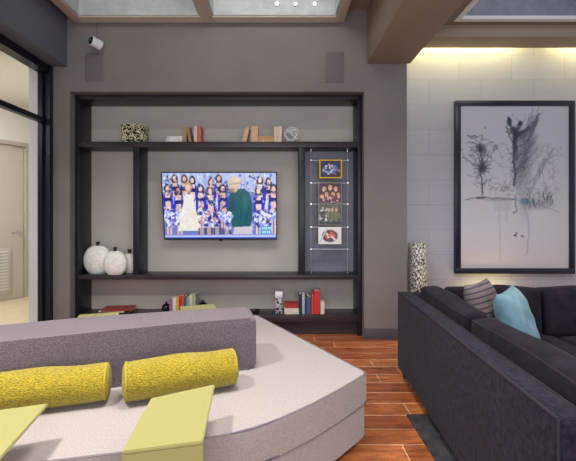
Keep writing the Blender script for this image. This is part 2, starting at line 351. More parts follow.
# speaker grilles + security camera
for (x0, x1, y0, y1, s) in ((85,104,53,82,'near the security camera, left'), (325,344,52,83,'beside the ceiling beam, right')):
    a, b = P(x0, y0, DW), P(x1, y1, DW)
    t = thing('wall_speaker', 'flush painted wall speaker grille above the bookcase '+s, 'speaker', ((a.x+b.x)/2, DW, b.z), 0, 'flush wall speakers')
    bm = bmesh.new(); box(bm, a.x, b.x, DW-.006, DW, b.z, a.z, .002); link('rim', bm, M['wall'], t)
    bm = bmesh.new(); box(bm, a.x+.006, b.x-.006, DW-.009, DW-.006, b.z+.006, a.z-.006, .001); link('grille', bm, M['grille'], t)
p = P(92.5, 41.5, DW-.10)
t = thing('security_camera', 'small white bullet security camera on the dark wall by the ceiling', 'camera', (p.x, DW, p.z))
bm = bmesh.new(); tube(bm, [(p.x+.02, DW, p.z+.0), (p.x+.02, DW-.015, p.z)], .035, 20); tube(bm, [(p.x+.02, DW-.015, p.z), (p.x+.015, DW-.06, p.z)], .012, 10); link('mount', bm, M['white'], t)
d = Vector((-.55,-.75,.15)).normalized(); c = Vector((p.x+.03, DW-.085, p.z-.01))
bm = bmesh.new(); tube(bm, [c-d*.055, c-d*.048, c+d*.04, c+d*.055], [.035,.048,.048,.042], 24); link('housing', bm, M['white'], t)
bm = bmesh.new(); tube(bm, [c+d*.055, c+d*.062], [.04,.034], 24); link('lens', bm, M['blackp'], t)
bm = bmesh.new(); tube(bm, [c+d*.062, c+d*.066], [.012,.008], 12); link('lens_glass', bm, M['chrome'], t)
bm = bmesh.new(); tube(bm, [(p.x+.0, DW-.004, p.z+.05), (p.x+.0, DW-.004, 3.23)], .0015, 6); link('cable', bm, M['black'], t)

# ================================================================== BOOKCASE
bk = thing('bookcase', 'dark espresso wood built-in bookcase with shelves around the television', 'bookcase', (-.65, 4.32, 0))
X0, X1 = -2.152, .861; zt = (1.98, 2.04); zm = (.593, .64); zb = (.147, .22)
for x in ((X0, X0+.042), (X1-.042, X1)): link('side_panel', B(x[0], x[1], DB, DK, 0, 2.53, .002), M['espresso'], bk)
link('top_panel', B(X0+.042, X1-.042, DB, DK, 2.485, 2.53, .002), M['espressoh'], bk)
for z in (zt, zm, zb): link('shelf', B(X0+.042, X1-.042, DB-.004, DK, z[0], z[1], .002), M['espressoh'], bk)
for x in ((-1.5435,-1.48), (.1995,.2625)): link('divider', B(x[0], x[1], DB, DK, zm[1], zt[0], .002), M['espresso'], bk)
link('plinth', B(X0+.042, X1-.042, DB+.06, DB+.09, 0, zb[0]), M['espressoh'], bk)
bm = bmesh.new(); box(bm, X0, X1, DK, DK+.015, 0, 2.53); link('back_panel', bm, M['back'], bk)
link('niche_panel', B(.2625, X1-.042, DK-.012, DK, zm[1], zt[0]), M['niche'], bk)

# ------------------------------------------------------------------ television
tA, tB = P(160.7, 172, 4.20), P(277, 172, 4.20); bA = P(164.6, 239.6, 4.335); bB = Vector((tB.x, bA.y, bA.z)); bA.x = tA.x
tv = thing('television', 'large flat wall-mounted television showing a man and cheering dancers', 'television', ((tA.x+tB.x)/2, 4.35, bA.z))
up = (tA-bA); hgt = up.length; up.normalize(); rt = Vector((1,0,0)); nrm = rt.cross(up); nrm = -nrm if nrm.y > 0 else nrm
def tvm(bm):
    o = bA; Mx = Matrix(((rt.x, up.x, nrm.x, o.x), (rt.y, up.y, nrm.y, o.y), (rt.z, up.z, nrm.z, o.z), (0,0,0,1))); bm.transform(Mx); return bm
wid = tB.x-tA.x
bm = bmesh.new(); box(bm, 0, wid, 0, hgt, -.035, -.002, .004); link('case', tvm(bm), M['blackp'], tv)
bm = bmesh.new()
for q in ((0,wid,0,.016), (0,wid,hgt-.010,hgt), (0,.010,.016,hgt-.010), (wid-.010,wid,.016,hgt-.010)): box(bm, *q, -.002, .004)
link('bezel', tvm(bm), M['black'], tv)
bm = bmesh.new(); box(bm, wid/2-.02, wid/2+.02, -.014, 0, -.02, 0); link('logo_tab', tvm(bm), M['blackp'], tv)
bm = bmesh.new(); box(bm, -.65-.15, -.65+.15, 4.42, DK, 1.25, 1.5); box(bm, -.68, -.62, 4.32, 4.42, 1.32, 1.44); link('wall_mount', bm, M['black'], tv)
T = Pic(232, 134, 48, 54, 519, 322, (176,192,236))
for i in range(60): x = 48+rng.random()*471; T.line([(x,54), (x+8*rng.random(),120)], 3, (230,236,252) if i % 2 else (120,140,215), .55)
T.rect(48, 130, 519, 322, (60,70,170), .55)
hair = [(40,28,40),(70,45,40),(30,25,60),(90,60,45)]; skin = [(232,196,186),(222,180,165),(240,210,200)]
def dancer(x, y, s=1, dress=None, k=0):
    T.ell(x, y+4*s, 15*s, 24*s, hair[k%4]); T.ell(x, y, 8*s, 12*s, skin[k%3])
    T.poly([(x-20*s,y+24*s),(x+20*s,y+24*s),(x+24*s,y+120*s),(x-24*s,y+120*s)], (44,52,190)); 
    T.poly([(x-10*s,y+16*s),(x+10*s,y+16*s),(x+12*s,y+110*s),(x-12*s,y+110*s)], skin[k%3]); T.poly([(x-15*s,y+36*s),(x+15*s,y+36*s),(x+12*s,y+52*s),(x-12*s,y+52*s)], (24,24,110))
    T.poly([(x-15*s,y+84*s),(x+15*s,y+84*s),(x+20*s,y+122*s),(x-20*s,y+122*s)], (210,216,245)); T.line([(x-7*s,y+120*s),(x-7*s,y+185*s)], 8*s, skin[k%3]); T.line([(x+7*s,y+120*s),(x+7*s,y+185*s)], 8*s, skin[k%3])
for i, x in enumerate((100,172,250,282,452,488,140)): dancer(x, 78+6*(i%3), .9, k=i+1)
for i, x in enumerate((68,112,205,245,297,445,508)): dancer(x, 118+9*(i%2), 1.0, k=i)
for _ in range(520):
    x, y = 48+rng.random()*471, 60+rng.random()*215; c_ = [(236,238,252),(30,34,130),(70,90,215),(150,170,235),(60,30,50),(225,190,185),(255,255,255)][rng.integers(7)]
    T.ell(x, y, 2+3*rng.random(), 3+6*rng.random(), c_, .62, .6, rng.random()*3)
T.speck(85,240,42,34,60,6,[(240,240,255),(150,165,240),(60,60,160)]); T.speck(250,240,78,30,140,6,[(246,244,255),(170,180,245),(200,150,160),(40,40,130)]); T.speck(460,240,50,34,80,6,[(240,240,255),(140,160,245),(50,50,140)])
T.ell(155,112,14,24,(200,160,120)); T.ell(153,112,9,13,(236,200,188)); T.poly([(140,140),(172,140),(178,180),(200,290),(105,292),(128,190)], (236,232,226)); T.speck(150,240,36,45,40,8,[(250,248,235),(225,220,225),(236,228,200)],.6)
T.rect(190,278,330,322,(40,40,90),.6)
for x in (205,235,270,310): T.rect(x-8,272,x+8,308,(222,190,180),.7)
T.speck(360,286,60,16,50,7,[(235,235,250),(130,120,180),(215,190,200)],.8); T.poly([(345,260),(405,260),(425,322),(398,322),(380,300),(360,322),(335,322)], (206,200,214))
T.poly([(326,138),(350,120),(385,116),(408,132),(420,180),(419,240),(410,272),(334,276),(326,235),(318,200),(318,160)], (26,92,104))
T.poly([(330,150),(345,140),(350,200),(322,215),(305,205),(308,196),(325,190)], (24,80,94)); T.line([(400,150),(404,210),(388,262)], 4, (20,72,84))
T.ell(304,204,9,7,(225,185,170)); T.ell(346,110,17,22,(222,180,160)); T.ell(336,124,10,9,(150,110,98),.7); T.ell(348,88,27,22,(216,198,176)); T.line([(324,99),(372,95)], 6, (190,168,146)); T.ell(356,80,16,9,(232,216,196),.6,.8); T.line([(372,140),(376,180),(368,250)], 5, (22,76,88), .7); T.ell(390,170,14,34,(48,124,130),.5,.9)
T.speck(310,228,24,22,40,5,[(245,245,255),(150,165,240)])
T.poly([(48,308),(519,304),(519,322),(48,322)], (190,198,240)); T.line([(48,320),(519,319)], 4, (50,90,225)); T.line([(48,309),(519,306)], 3, (120,130,200))
T.rect(453,270,500,306,(70,160,225)); 
for j, r_ in enumerate(((458,496),(461,492))):
    for x in range(r_[0], r_[1], 9): T.rect(x, 275+j*15, x+6, 285+j*15, (200,235,250), .9)
q = lambda u, v: bA+rt*u+up*v+nrm*.0005
T.build('screen', q(.010, hgt-.010), q(wid-.010, hgt-.010), q(.010, .016), tv, .2, 1.0)

# ------------------------------------------------------------------ photo display in the right niche
pd = thing('photo_display', 'hanging cable display with clear ledges in the right niche of the bookcase', 'display', (.52, 4.30, zm[1]))
xa, xb = P(311,0,4.3).x, P(347.5,0,4.3).x
for x in (xa, xb):
    bm = bmesh.new(); tube(bm, [(x,4.30,zm[1]), (x,4.30,zt[0])], .0011, 6); link('cable', bm, M['wire'], pd)
    bm = bmesh.new(); tube(bm, [(x,4.30,zt[0]), (x,4.30,zt[0]-.035)], .012, 12); link('ceiling_clamp', bm, M['chrome'], pd)
    bm = bmesh.new(); tube(bm, [(x,4.30,zm[1]), (x,4.30,zm[1]+.06)], .007, 12); link('floor_clamp', bm, M['chrome'], pd)
for y in (160.5, 183, 204, 227, 249):
    z = P(0, y, 4.3).z; bm = bmesh.new(); box(bm, xa-.01, xb+.01, 4.285, 4.325, z-.004, z+.002)
    lg = link('ledge', bm, M['acrylic'], pd)
    for x in (xa, xb):
        bm = bmesh.new(); tube(bm, [(x,4.278,z), (x,4.30,z)], .007, 10); link('grip', bm, M['chrome'], lg)
def photo(name, label, x0, x1, y0, y1, draw, frame=None, tilt=0):
    a, b = P(x0, y0, 4.30), P(x1, y1, 4.30); t = thing(name, label, 'picture', ((a.x+b.x)/2, 4.30, b.z), 0, 'pictures on the cable display')
    f = .012 if frame else .003
    link('backing', B(a.x, b.x, 4.271, 4.282, b.z, a.z, .001), frame or M['paper'], t)
    if frame:
        bm = bmesh.new()
        for q_ in ((a.x,b.x,b.z,b.z+f), (a.x,b.x,a.z-f,a.z), (a.x,a.x+f,b.z+f,a.z-f), (b.x-f,b.x,b.z+f,a.z-f)): box(bm, q_[0], q_[1], 4.265, 4.271, q_[2], q_[3])
        link('frame', bm, frame, t)
    draw.build('print', (a.x+f, 4.2705, a.z-f), (b.x-f, 4.2705, a.z-f), (a.x+f, 4.2705, b.z+f), t, .4)
p1 = Pic(60,46,0,0,60,46,(40,36,70)); p1.ell(30,24,20,14,(110,130,200)); p1.ell(28,20,12,9,(225,228,245)); p1.speck(30,26,26,16,70,2.5,[(230,230,245),(80,90,180),(200,130,110),(30,28,60)]); p1.rect(0,38,60,46,(40,28,40),.8)
photo('framed_photo', 'small photo of blue and white crowd in a yellow frame, topmost', 319, 341.5, 160, 178.5, p1, mat('yellow_frame', S(228,178,40), .5))
p2 = Pic(60,50,0,0,60,50,(80,36,50)); 
for x, y in ((14,14),(30,10),(45,14),(20,28),(38,28),(52,30),(8,34)): p2.ell(x,y,8,10,(45,22,26)); p2.ell(x,y+2,6,8,(222,160,130)); p2.ell(x,y+5,3,1.5,(240,235,230))
p2.speck(30,40,28,9,30,3,[(120,30,60),(60,30,90),(230,190,170)])
photo('photo_print', 'unframed print of several close faces, second from the top', 318.5, 341, 183, 203, p2)
p3 = Pic(60,50,0,0,60,50,(82,84,70)); p3.speck(34,22,26,22,70,3.5,[(100,106,82),(60,64,48),(130,124,100)]); p3.speck(14,28,12,20,45,3,[(235,238,240),(30,30,30),(190,190,190)])
for x in (26,36,47): p3.ell(x,14,4,5,(200,170,140)); p3.rect(x-4,19,x+4,40,(120,116,80),.8)
p3.rect(0,42,60,50,(40,44,60),.8)
photo('photo_print', 'unframed dark green print of standing people, third from the top', 318.5, 341, 204, 225, p3)
p4 = Pic(60,50,0,0,60,50,(228,224,222)); p4.ell(30,26,20,18,(50,32,36)); p4.ell(31,26,14,14,(205,110,90)); p4.ell(26,20,6,5,(240,225,215)); p4.speck(32,26,16,14,25,2.5,[(240,230,225),(190,60,50),(60,30,30)]); p4.line([(4,44),(22,6)],4,(180,190,200))
photo('photo_print', 'unframed print with red round face on white, lowest of the four', 318, 341, 227, 244, p4)

# ------------------------------------------------------------------ books
def book(label, cx, cz0, th, h, d, col, y0=4.235, lean=0, flat=False, rz=0, group=None, pages=(225,215,195), name='book'):
    """upright: thickness th along x, spine towards the room; flat: lies down with width th, height h"""
    b1, b2 = bmesh.new(), bmesh.new(); c = min(.003, th*.12)
    if flat:
        box(b1, -th/2, th/2, 0, d, 0, c); box(b1, -th/2, th/2, 0, d, h-c, h); box(b1, -th/2, th/2, 0, c, c, h-c); box(b2, -th/2+.003, th/2-.003, c, d-.003, c, h-c)
    else:
        box(b1, -th/2, -th/2+c, 0, d, 0, h); box(b1, th/2-c, th/2, 0, d, 0, h); box(b1, -th/2+c, th/2-c, 0, c, 0, h); box(b2, -th/2+c, th/2-c, c, d-.003, .003, h-.004)
    off = th/2*abs(math.sin(lean))
    Mx = Matrix.Translation((cx, y0, cz0+off)) @ Matrix.Rotation(rz, 4, 'Z') @ Matrix.Rotation(lean, 4, 'Y')
    o = bpy.data.objects.new(name, bpy.data.meshes.new(name)); b1.to_mesh(o.data); b1.free(); C.objects.link(o); o.matrix_world = Mx; o.data.materials.append(cm(*col))
    pg = bpy.data.objects.new('pages', bpy.data.meshes.new('pages')); b2.to_mesh(pg.data); b2.free(); C.objects.link(pg); pg.parent = o; pg.data.materials.append(cm(*pages))
    return tag(o, label, 'book', group)
u = 4.235/F
def bx(px0, px1): return ((px0+px1)/2-CX)*u, (px1-px0)*u
zs = zt[1]+.0002; GT = 'books on the top shelf'
def up_book(label, px0, px1, hpx, col, zs, lean=0, group=None, d=.14, **k): cx, th = bx(px0, px1); return book(label, cx, zs, th, hpx*u, d, col, lean=lean, group=group, **k)
def flat_book(label, px0, px1, z, hpx, col, group=None, d=.17, **k): cx, th = bx(px0, px1); return book(label, cx, z, th, hpx*u, d, col, flat=True, group=group, **k)
flat_book('flat white book on top shelf beside tan books, lower one', 166, 182.3, zs, 3.2, (236,230,224), GT)
flat_book('flat cream book on top shelf beside tan books, upper one', 167, 182.2, zs+3.25*u, 2.8, (244,240,234), GT, d=.16)
up_book('upright tan book just right of the flat white books', 182.6, 186.6, 16, (178,146,112), zs, group=GT)
up_book('tan book leaning left against its neighbour, left of the pink book', 188.9, 191.4, 15.5, (170,132,100), zs, lean=-.17, group=GT)
up_book('white upright book beside the pink one on top shelf', 194.1, 196.8, 16.5, (226,210,205), zs, group=GT)
up_book('salmon pink upright book on the top shelf', 196.9, 201, 16, (206,112,98), zs, group=GT)
up_book('pale tan book leaning right, at left end of right-hand group on top shelf', 242.0, 246.4, 14.7, (222,184,150), zs, lean=.22, group=GT)
up_book('thick upright tan book beside leaning book on top shelf', 251, 258, 16, (226,186,148), zs, group=GT)
flat_book('flat tan book between upright books, lower one', 258.3, 273.5, zs, 3, (224,180,140), GT)
flat_book('flat orange-tan book between upright books, upper one', 258.3, 273.2, zs+3.05*u, 3, (214,158,112), GT, d=.16)
up_book('upright cream book right of the flat tan pair', 273.8, 277.2, 15.7, (232,206,180), zs, group=GT)
up_book('upright pale book beside the wire sphere', 277.4, 281.6, 16, (238,214,190), zs, group=GT)
zs = zb[1]+.0002; GL = 'books on the bottom shelf behind the lounge'; GR = 'books at right end of bottom shelf'
for (a_, b_, h_, c_, l_) in ((169.2,172.2,16,(150,110,150),'mauve'), (172.5,176.2,16.5,(226,216,220),'white'), (176.5,178.8,17,(214,176,60),'mustard yellow'), (179,181.3,18,(190,40,44),'crimson red'), (181.5,183.6,19,(212,84,74),'light red'),
        (183.8,186.2,18,(70,86,92),'dark slate'), (186.4,189.2,17,(120,160,160),'teal'), (189.4,192,19.5,(206,208,180),'cream'), (192.2,195.4,20,(160,180,150),'sage green')):
    up_book('%s upright book in the row behind the lounge on bottom shelf' % l_, a_, b_, h_, c_, zs, group=GL)
for (a_, b_, h_, c_, l_) in ((299.2,302,20,(44,44,60),'charcoal book with pale spine'), (302.2,304.6,21,(180,186,196),'grey'), (304.8,306.8,16,(50,60,110),'navy'), (307,309.6,18,(70,96,150),'mid-blue'), (309.8,311.6,17,(130,50,50),'maroon'), (311.8,313.6,19,(190,90,60),'rust'), (314,320,23.5,(210,44,52),'tall bright red'), (320.6,324.4,12.5,(222,212,200),'short cream')):
    up_book('%s upright book at right end of bottom shelf' % l_.replace(' book with pale spine', ''), a_, b_, h_, c_, zs, group=GR)
flat_book('flat white book under the red one, bottom shelf', 284.3, 298.8, zs, 6, (226,214,196), GR, d=.18)
flat_book('flat thin red book on top of a white book, bottom shelf', 285, 298.5, zs+6.1*u, 3.5, (176,52,52), GR, d=.17)
cx, th = bx(275.2, 282.4)
t = thing('decorative_box', 'tall narrow silver and black box at left of the flat books', 'box', (cx, 4.28, zs))
link('body', B(cx-th/2, cx+th/2, 4.25, 4.25+th, zs, zs+17*u, .003), pattern_mat('silver_black', S(190,186,196), S(60,56,66), 30, .05, .2), t)
link('lid', B(cx-th/2-.003, cx+th/2+.003, 4.247, 4.253+th, zs+17*u, zs+22*u, .004), M['white'], t)
# magazines, left of bottom shelf
def slab(name, label, px0, px1, z, h, col, rz, y0, d=.2):
    cx, th = bx(px0, px1); o = book(label, cx, z, th, h, d, col, y0=y0, flat=True, rz=rz, group='magazines at left end of bottom shelf', name=name)
    return o
slab('magazine', 'dark magazine at the bottom of the pile on the bottom shelf', 96, 128, zs, .018, (48,44,54), .06, 4.225, .19)
slab('magazine', 'cream magazine in the middle of the pile on bottom shelf', 98, 124, zs+.0185, .014, (220,200,170), -.08, 4.235, .17)
slab('magazine', 'red-brown magazine on top of the pile, bottom shelf', 102, 132, zs+.033, .02, (150,60,50), .1, 4.225, .19)
cx, _ = bx(253, 254)
tag(link('tray', (lambda b_: (lathe(b_, [(.035,0),(.06,.012),(.065,.03),(.06,.03),(.05,.014)], (cx,4.3,zs), 24), b_)[1])(bmesh.new()), M['blackp'], org=(cx,4.3,zs)), 'small black round dish on bottom shelf near the seat corner', 'dish')
# black spheres beside the books
for px, r_, s in ((201.6, .056, 'right of'), (164.6, .048, 'left of')):
    cx, _ = bx(px-.5, px+.5)
    t = thing('round_vase', 'small glossy black round vase %s the books behind the lounge' % s, 'vase', (cx, 4.3, zs), 0, 'black round vases')
    bm = bmesh.new(); lathe(bm, [(r_*math.sin(a_)+.001, r_*1.05-r_*1.05*math.cos(a_)) for a_ in [i*math.pi/14 for i in range(1,14)]], (cx,4.3,zs-.001+.0015), 28); link('body', bm, mat('gloss_black', S(20,20,30), .12), t)
    bm = bmesh.new(); lathe(bm, [(.012,0),(.01,.012),(.014,.02)], (cx,4.3,zs+2*r_*1.03), 16); link('neck', bm, M['blackp'], t)

# woven box + wire sphere
a_, b_ = P(121, 123, 4.26), P(144.3, 142, 4.26); zs = zt[1]+.0002
t = thing('woven_box', 'square black decorative box covered in gold twig lattice', 'box', ((a_.x+b_.x)/2, 4.33, zs))
link('body', B(a_.x+.006, b_.x-.006, 4.246, 4.42, zs, 2.235, .008), M['blackp'], t)
bm = bmesh.new()
def rp(face):
    x, y, z = random.uniform(a_.x+.005, b_.x-.005), random.uniform(4.245, 4.42), random.uniform(zs+.008, 2.235)
    return [(x, 4.243, z), (b_.x-.003, y, z), (x, y, 2.238)][face]
for f_ in (0,)*120+(1,)*44+(2,)*20:
    p = Vector(rp(f_)); L_ = random.uniform(.02,.05); an = random.random()*6.28; dv = [(math.cos(an),0,math.sin(an)), (0,math.cos(an),math.sin(an)), (math.cos(an),math.sin(an),0)][f_]
    q_ = p+Vector(dv)*L_; q_ = Vector((min(max(q_.x,a_.x+.002),b_.x-.002), min(max(q_.y,4.242),4.423), min(max(q_.z,zs+.006),2.24)))
    if (q_-p).length > .008: tube(bm, [p, (p+q_)/2+Vector((0,0,.003)), q_], .0032, 5)
link('twig_lattice', bm, mat('gold_twig', S(224,216,172), .6), t)
c = P(292, 134, 4.32); r_ = .088; c.z = zs+r_+.004
t = thing('wire_sphere', 'open ball of curved silver wires at the end of the top shelf', 'ornament', (c.x, c.y, zs))
for i in range(8):
    ax = Vector((random.uniform(-1,1), random.uniform(-1,1), random.uniform(-1,1))).normalized(); u1 = ax.orthogonal().normalized(); v1 = ax.cross(u1); of = random.uniform(-.35,.35)*r_; rr = math.sqrt(r_*r_-of*of)
    bm = bmesh.new(); tube(bm, [c+ax*of+(u1*math.cos(k*.2618)+v1*math.sin(k*.2618))*rr for k in range(24)], .0052, 6, True); link('wire_ring', bm, M['ringw'], t)
# round vases
zs = zm[1]+.0002
for (x0, x1, hh, Dv, s, hy) in ((83.6,112,.30,4.312,'largest of three, leftmost',.07), (103.2,127,.25,4.222,'middle of the three',.058), (122,137,.215,4.35,'smallest of three, beside the shelf divider',.06)):
    cx = ((x0+x1)/2-CX)/F*Dv; r_ = (x1-x0)/2/F*Dv
    t = thing('round_vase', 'white crackled round vase with dark neck, '+s, 'vase', (cx, Dv, zs), 0, 'white round vases')
    q0 = math.pi*.15; prof = [(r_*math.sin(q0+(math.pi*.94-q0)*i/20)**.8, -math.cos(q0+(math.pi*.94-q0)*i/20)) for i in range(21)]
    lo_, hi_ = prof[0][1], prof[-1][1]; prof = [(a1, (b1-lo_)/(hi_-lo_)*hh) for a1, b1 in prof]
    bm = bmesh.new(); lathe(bm, prof, (cx, Dv, zs), 40, hy/r_); link('body', bm, M['ceramic'], t)
    bm = bmesh.new(); lathe(bm, [(.022,-.004),(.017,.012),(.017,.026),(.026,.042)], (cx, Dv, zs+hh), 20); link('neck', bm, M['neck'], t)

# ================================================================== PAINTING on the tiled wall
a_, b_ = P(455.5, 100.5, 4.60), P(575, 273.7, 4.60)
t = thing('framed_painting', 'large ink wash painting of trees in a dark navy frame', 'painting', ((a_.x+b_.x)/2, DT-.02, b_.z))
f_ = .062; bm = bmesh.new()
for q_ in ((a_.x,b_.x,b_.z,b_.z+f_), (a_.x,b_.x,a_.z-f_,a_.z), (a_.x,a_.x+f_,b_.z+f_,a_.z-f_), (b_.x-f_,b_.x,b_.z+f_,a_.z-f_)): box(bm, q_[0], q_[1], 4.595, DT-.002, q_[2], q_[3], .004)
link('frame', bm, M['frameb'], t)
link('backing', B(a_.x+f_, b_.x-f_, 4.615, DT-.002, b_.z+f_, a_.z-f_), M['white'], t)
A = Pic(180, 270, 461, 106.5, 569.5, 269, (206,206,216))
A.fade = .72; A.thin = .85
gy = (A.Y-106.5)/162.5; gx = (A.X-461)/108
A.mix(np.clip(gy*1.2-.3,0,1), (212,206,212), .8); A.mix(np.clip((gy-.85)*5,0,1)*np.clip(1-gx*2,0,1), (216,200,190), .6)
ink = (52,58,72); g1 = (110,116,128)
def wob(pts, k=4, s=1.2):
    out = []
    for (x1,y1),(x2,y2) in zip(pts, pts[1:]):
        for i in range(k): tt = i/k; out.append((x1+(x2-x1)*tt+rng.normal()*s, y1+(y2-y1)*tt+rng.normal()*s))
    return out+[pts[-1]]
A.ell(525,180,7,34,(150,158,168),.5,.9); A.ell(522,165,9,20,(130,140,150),.45,.9,.2); A.ell(527,150,12,10,(150,156,166),.5,.9); A.ell(530,130,5,14,g1,.5,.8,.5)
A.line(wob([(515,146),(514,160),(516,172),(515,186)],5,.4), 2.6, ink, .85); A.line(wob([(516,134),(515,146)],3,.3), 4.5, ink, .8)
for pts, w in (([(516,136),(511,126),(509,118)],3), ([(516,136),(518,128),(522,123)],3), ([(516,138),(523,132),(530,127)],3), ([(518,137),(530,131),(536,122),(540,114)],2.2), ([(514,144),(509,134),(507,126)],1.5), ([(516,150),(526,142),(534,132),(538,120)],1.4), ([(517,160),(526,152),(531,146)],1.3), ([(516,172),(522,166),(526,170)],1.4)):
    A.line(wob(pts,4,.6), w, ink, .7)
A.ell(510,122,2.5,4,ink,.8,.6); A.ell(521,124,2.2,3,ink,.8,.6); A.ell(515,131,5,4,ink,.7,.6)
for _ in range(60):
    x, y = 516+rng.normal()*7, 160+rng.normal()*16; A.line(wob([(x,y),(x+rng.normal()*5,y-abs(rng.normal())*5)],3,.8), .8, g1, .5)
A.line(wob([(483,196),(483,182),(481,172),(483,160),(481,146)],4,.7), 1.6, ink, .8); A.ell(483,168,4,6,ink,.75,.8); A.ell(481,148,4,4,ink,.65,.8)
for _ in range(42):
    x, y = 481+rng.normal()*8, 148+rng.normal()*7; A.line(wob([(x,y),(x+rng.normal()*6,y+rng.normal()*3)],3,1), .9, ink, .5)
for an in range(10): A.line([(483,169),(483+9*math.cos(an*.63),169+8*math.sin(an*.63))], 1, ink, .7)
A.line(wob([(486,164),(492,154),(499,146)],4,.6), 1, g1, .7)
A.line(wob([(466,200),(480,198),(500,199),(516,200)],6,.6), 1.6, g1, .8); A.line([(478,198.5),(485,198.5)], 2.5, ink, .8)
for _ in range(50):
    x, y = 504+rng.normal()*7, 188+rng.normal()*4; A.line(wob([(x,y),(x+rng.normal()*3,y+rng.normal()*3)],2,.5), .9, g1, .5)
for _ in range(46):
    x = 528+rng.random()*25; y = 200+rng.normal()*3; A.line([(x,y+4*rng.random()),(x+1.5*rng.normal(),y-6*rng.random())], 1, ink, .6)
A.ell(526,202,5,3,(60,110,130),.6,.9); A.line(wob([(530,202),(545,207),(560,213)],4,.4), .8, g1, .7)
for _ in range(40):
    x = rng.random(); A.line(wob([(530+x*24,188-x*38+rng.normal()*5),(533+x*24,183-x*38+rng.normal()*5)],2,.8), .9, g1, .5)
A.line(wob([(524,204),(529,220),(530,236),(527,256)],5,.4), 2.2, (160,158,172), .6); A.line(wob([(516,198),(517,212),(514,214)],3,.4), 2, g1, .7)
A.line(wob([(500,206),(501,262)],5,.3), 3, (188,184,196), .6); A.line([(508,206),(507,222)], 3, (180,178,190), .5); A.speck(520,238,6,5,8,.9,[ink],.7); A.rect(494,202,512,212,(186,186,198),.5)
A.fade = .55; A.thin = .7
for _ in range(150):
    a1 = rng.random(); x, y = 517+a1*14+rng.normal()*3, 178-a1*46+rng.normal()*9; A.line(wob([(x,y),(x+2+rng.random()*6,y-4-rng.random()*10)],3,.6), .9, [ink,g1,(140,146,158)][rng.integers(3)], .6)
for _ in range(70):
    x, y = 532+rng.random()*28, 198-rng.random()*52; A.line(wob([(x,y),(x+rng.normal()*5,y+rng.normal()*6)],4,1), .9, (135,142,154), .6)
for _ in range(60):
    x, y = 482+rng.normal()*4, 196-rng.random()*48; A.line(wob([(x,y),(x+rng.normal()*4,y-3-rng.random()*5)],3,.6), 1, ink, .6)
for i in range(9):
    cx_, cy_ = 522+rng.normal()*5, 150+i*6; A.line([(cx_+4*math.cos(k*.7),cy_+3.5*math.sin(k*.7)) for k in range(8)], 1, g1, .7)
A.ell(516,146,2.4,16,ink,.6,.8,-.06); A.ell(520,136,6,5,ink,.5,.9); A.ell(533,126,3,9,g1,.5,.9,.6); A.ell(538,206,14,4,g1,.35,.9); A.ell(500,200,14,2,g1,.4,.9)
A.build('canvas', (a_.x+f_, 4.614, a_.z-f_), (b_.x-f_, 4.614, a_.z-f_), (a_.x+f_, 4.614, b_.z+f_), t, .35)

# floor vase behind the sofa
cx = (417.5-CX)/F*4.36
t = thing('floor_vase', 'tall cylindrical black and white leaf-patterned vase standing behind the sofa', 'vase', (cx, 4.36, 0))
bm = bmesh.new(); lathe(bm, [(.08,0),(.088,.02),(.095,.3),(.099,.8),(.099,.94),(.095,.965),(.085,.965),(.083,.90)], (cx,4.36,0), 40); link('body', bm, M['leafvase'], t)

# ================================================================== RUG
tag(link('rug', B(.80, 3.9, .5, 2.53, 0, .012, .004), M['rug'], org=(2.3,1.5,0)), 'dark charcoal mottled rug under the dark sofa', 'rug')

# ================================================================== DARK SECTIONAL SOFA (local frame: x right, y depth; slight turn)
sr = -math.atan2(.11, 1.987); so = Vector((.93, 3.175, 0))
sf = thing('sectional_sofa', 'dark aubergine L-shaped sectional sofa along the right side', 'sofa', so, sr)
SM = rootmat[sf.name]
def sp(name, bm, m, parent=sf):
    bm.transform(SM); return link(name, bm, m, parent)
ZT = .667; L_ = 2.0; BT = .11
bm = bmesh.new(); rbox(bm, BT/2, -L_/2, .07+(ZT-.07)/2, BT/2, L_/2, (ZT-.07)/2, .022, 6)
sb = sp('side_back', bm, M['velvet'])
bm = bmesh.new()
zz = ZT-.004; tube(bm, [(.006,-.01,zz), (.006,-L_+.01,zz), (BT-.006,-L_+.01,zz), (BT-.006,-.12,zz)], .006, 6); tube(bm, [(.004,-L_+.006,zz), (.004,-L_+.006,.09)], .005, 6)
sp('piping', bm, mat('aubergine_piping', S(36,31,44), .8), sb)
bm = bmesh.new(); rbox(bm, BT+1.35, -BT/2, .07+(ZT-.07)/2, 1.348, BT/2, (ZT-.07)/2, .022, 6); sp('rear_back', bm, M['velvet'])
bm = bmesh.new(); rbox(bm, BT+.46, -(L_+BT)/2, .165, .46-.002, (L_-BT)/2-.002, .095, .015, 5); rbox(bm, BT+.92+.88, -BT-.46, .165, .88, .458, .095, .015, 5); sp('seat_base', bm, M['velvet'])
for i, (y0, y1) in enumerate(((-.96,-BT), (-1.995,-.965))):
    bm = bmesh.new(); rbox(bm, BT+.46, (y0+y1)/2, .345, .455, (y1-y0)/2-.003, .08, .035, 8, bz=.015); sp('seat_cushion', bm, M['velvet2'])
for i in range(2):
    bm = bmesh.new(); rbox(bm, BT+.92+.43+i*.87, -BT-.43, .345, .43, .425, .08, .035, 8, bz=.015); sp('seat_cushion', bm, M['velvet2'])
tl = Matrix.Rotation(-.13, 4, 'Y')
